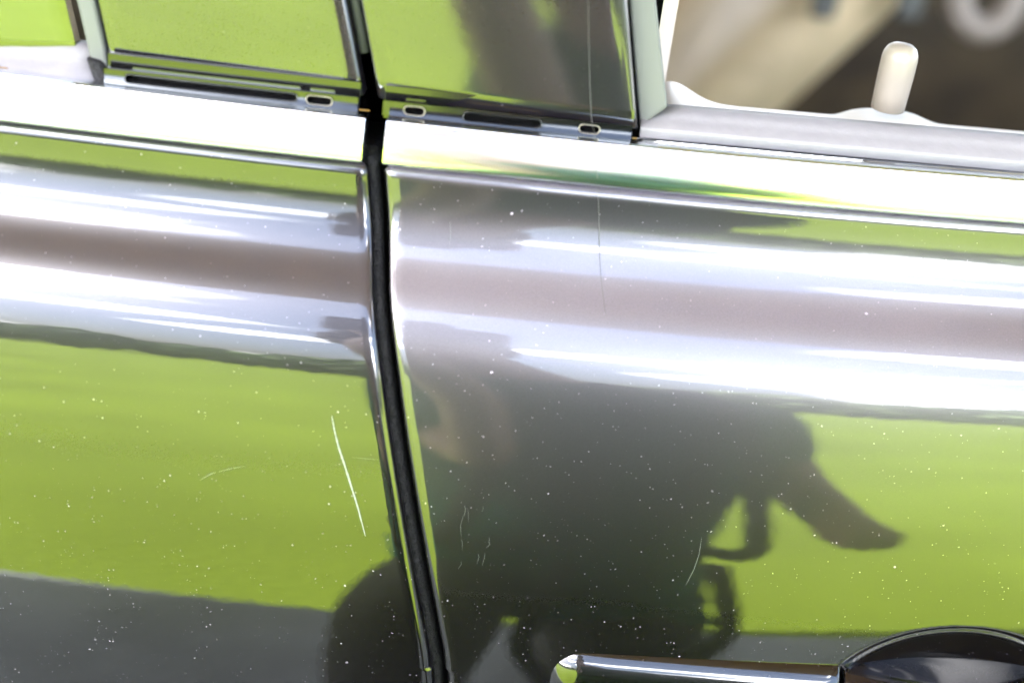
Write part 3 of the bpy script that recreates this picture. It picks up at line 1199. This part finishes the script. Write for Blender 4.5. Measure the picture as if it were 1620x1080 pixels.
for a_, b_ in (('lan', 'lto'), ('ran', 'rto')):
    pa_, pb_ = Vector(V[a_][0]), Vector(V[b_][0])
    skin_mesh('shoe', {'a': (pa_ + Vector((0, 0, -0.03)), 0.048), 'b': (pa_.lerp(pb_, 0.6) + Vector((0, 0, -0.02)), 0.044), 'c': (pb_ + (pb_ - pa_) * 0.25, 0.038)}, [('a', 'b'), ('b', 'c')], BAGM, person)
bm = bmesh.new()
bmesh.ops.create_icosphere(bm, subdivisions=4, radius=1.0)
hc = Vector((0.018, -0.668, 1.115))
for v in bm.verts:
    n_ = v.co.copy()
    rad = 0.096 + 0.006 * math.sin(17 * n_.x + 3) * math.sin(13 * n_.y) + 0.004 * math.sin(31 * n_.z + 9 * n_.x)
    v.co = hc + Vector((n_.x * rad * 0.92, n_.y * rad * 1.05, n_.z * rad * 1.1))
bmesh.ops.delete(bm, geom=[v for v in bm.verts if (v.co.y > hc.y + 0.045 and v.co.z < hc.z + 0.055) or v.co.z < hc.z - 0.075], context='VERTS')
child(bm_obj('hair', bm, HAIR), person)

# the camera in the person's hands
dslr = empty('camera', CB)
tag(dslr, 'black photo camera with short lens held up in one hand by the kneeling person', 'camera')
rot = Matrix((rt0, up0, -fwd)).transposed().to_4x4()


def cam_part(name, bm, m_):
    bmesh.ops.transform(bm, matrix=Matrix.Translation(CB) @ rot, verts=bm.verts)
    o = bm_obj(name, bm, m_, None)
    auto_smooth(o)
    return child(o, dslr)


bm = bmesh.new()
add_box(bm, (-0.066, -0.045, -0.002), (0.066, 0.040, 0.034), 0.008)
add_box(bm, (0.042, -0.046, -0.030), (0.070, 0.034, 0.0), 0.008)
cam_part('camera_body', bm, CAMM)
bm = bmesh.new()
add_box(bm, (-0.026, 0.036, -0.022), (0.026, 0.062, 0.028), 0.008)
cam_part('viewfinder_hump', bm, CAMM)
bm = bmesh.new()
add_tube(bm, [(0, 0, 0.0), (0, 0, -0.03), (0, 0, -0.032), (0, 0, -0.085), (0, 0, -0.087), (0, 0, -0.104)], [0.034, 0.034, 0.037, 0.037, 0.035, 0.036], 32)
cam_part('lens_barrel', bm, CAMM)
bm = bmesh.new()
bmesh.ops.create_uvsphere(bm, u_segments=24, v_segments=12, radius=0.029, matrix=Matrix.Translation((0, 0, -0.1035)) @ Matrix.Diagonal((1, 1, 0.08, 1)))
cam_part('front_lens', bm, LENSG)

# backpack on the person's back, loose strap ends hanging in front
bag = empty('backpack', (SX, -0.98, 0.55))
tag(bag, 'black backpack with hanging strap ends worn by the kneeling person', 'backpack')
bm = bmesh.new()
add_box(bm, (SX - 0.15, -1.08, 0.46), (SX + 0.15, -0.93, 0.88), 0.05)
child(bm_obj('bag_body', bm, BAGM), bag)


def curve_pts(ps, n=8):
    out = []
    for i in range(len(ps) - 1):
        p0, p1, p2, p3 = (Vector(ps[max(0, i - 1)]), Vector(ps[i]), Vector(ps[i + 1]), Vector(ps[min(len(ps) - 1, i + 2)]))
        for k in range(n):
            t = k / n
            out.append(0.5 * ((2 * p1) + (p2 - p0) * t + (2 * p0 - 5 * p1 + 4 * p2 - p3) * t * t + (3 * p1 - p0 - 3 * p2 + p3) * t ** 3))
    out.append(Vector(ps[-1]))
    return out


for s in (-1, 1):
    bm = bmesh.new()
    add_tube(bm, curve_pts([(SX + s * 0.10, -0.95, 0.86), (SX + s * 0.10, -0.80, 0.945), (SX + s * 0.105, -0.62, 0.86), (SX + s * 0.115, -0.575, 0.72), (SX + s * 0.14, -0.63, 0.58), (SX + s * 0.15, -0.94, 0.50)]), 0.013, 8)
    child(bm_obj('shoulder_strap', bm, BAGM), bag)
for pts in ([(0.282, -0.575, 0.58), (0.302, -0.56, 0.48), (0.308, -0.55, 0.41), (0.290, -0.55, 0.35), (0.272, -0.55, 0.29)],
            [(0.16, -0.60, 0.56), (0.132, -0.56, 0.46), (0.126, -0.55, 0.38), (0.142, -0.55, 0.32), (0.17, -0.55, 0.26)]):
    bm = bmesh.new()
    add_tube(bm, curve_pts(pts), 0.012, 8)
    child(bm_obj('strap_end', bm, BAGM), bag)

# ------------------------------------------------------------------ one strand of spider silk down the door
bm = bmesh.new()
q = [pil_pt(930, -60) + Vector((0, -0.0004, 0)), pil_pt(932, 90) + Vector((0, -0.0004, 0)), pil_pt(936, 180) + Vector((0, -0.003, 0)), PP(941, 215, -0.0060), PP(944, 262, -0.0066), door_pt(947, 330, 0.0005), door_pt(950, 430, 0.0002), door_pt(958, 498, 0.0001)]
add_tube(bm, curve_pts(q), 0.00007, 5)
tag(bm_obj('spider_thread', bm, mat('silk', (0.05, 0.05, 0.05), rough=0.6)), 'single pale spider thread hanging down over pillar, chrome strip and door', 'thread')
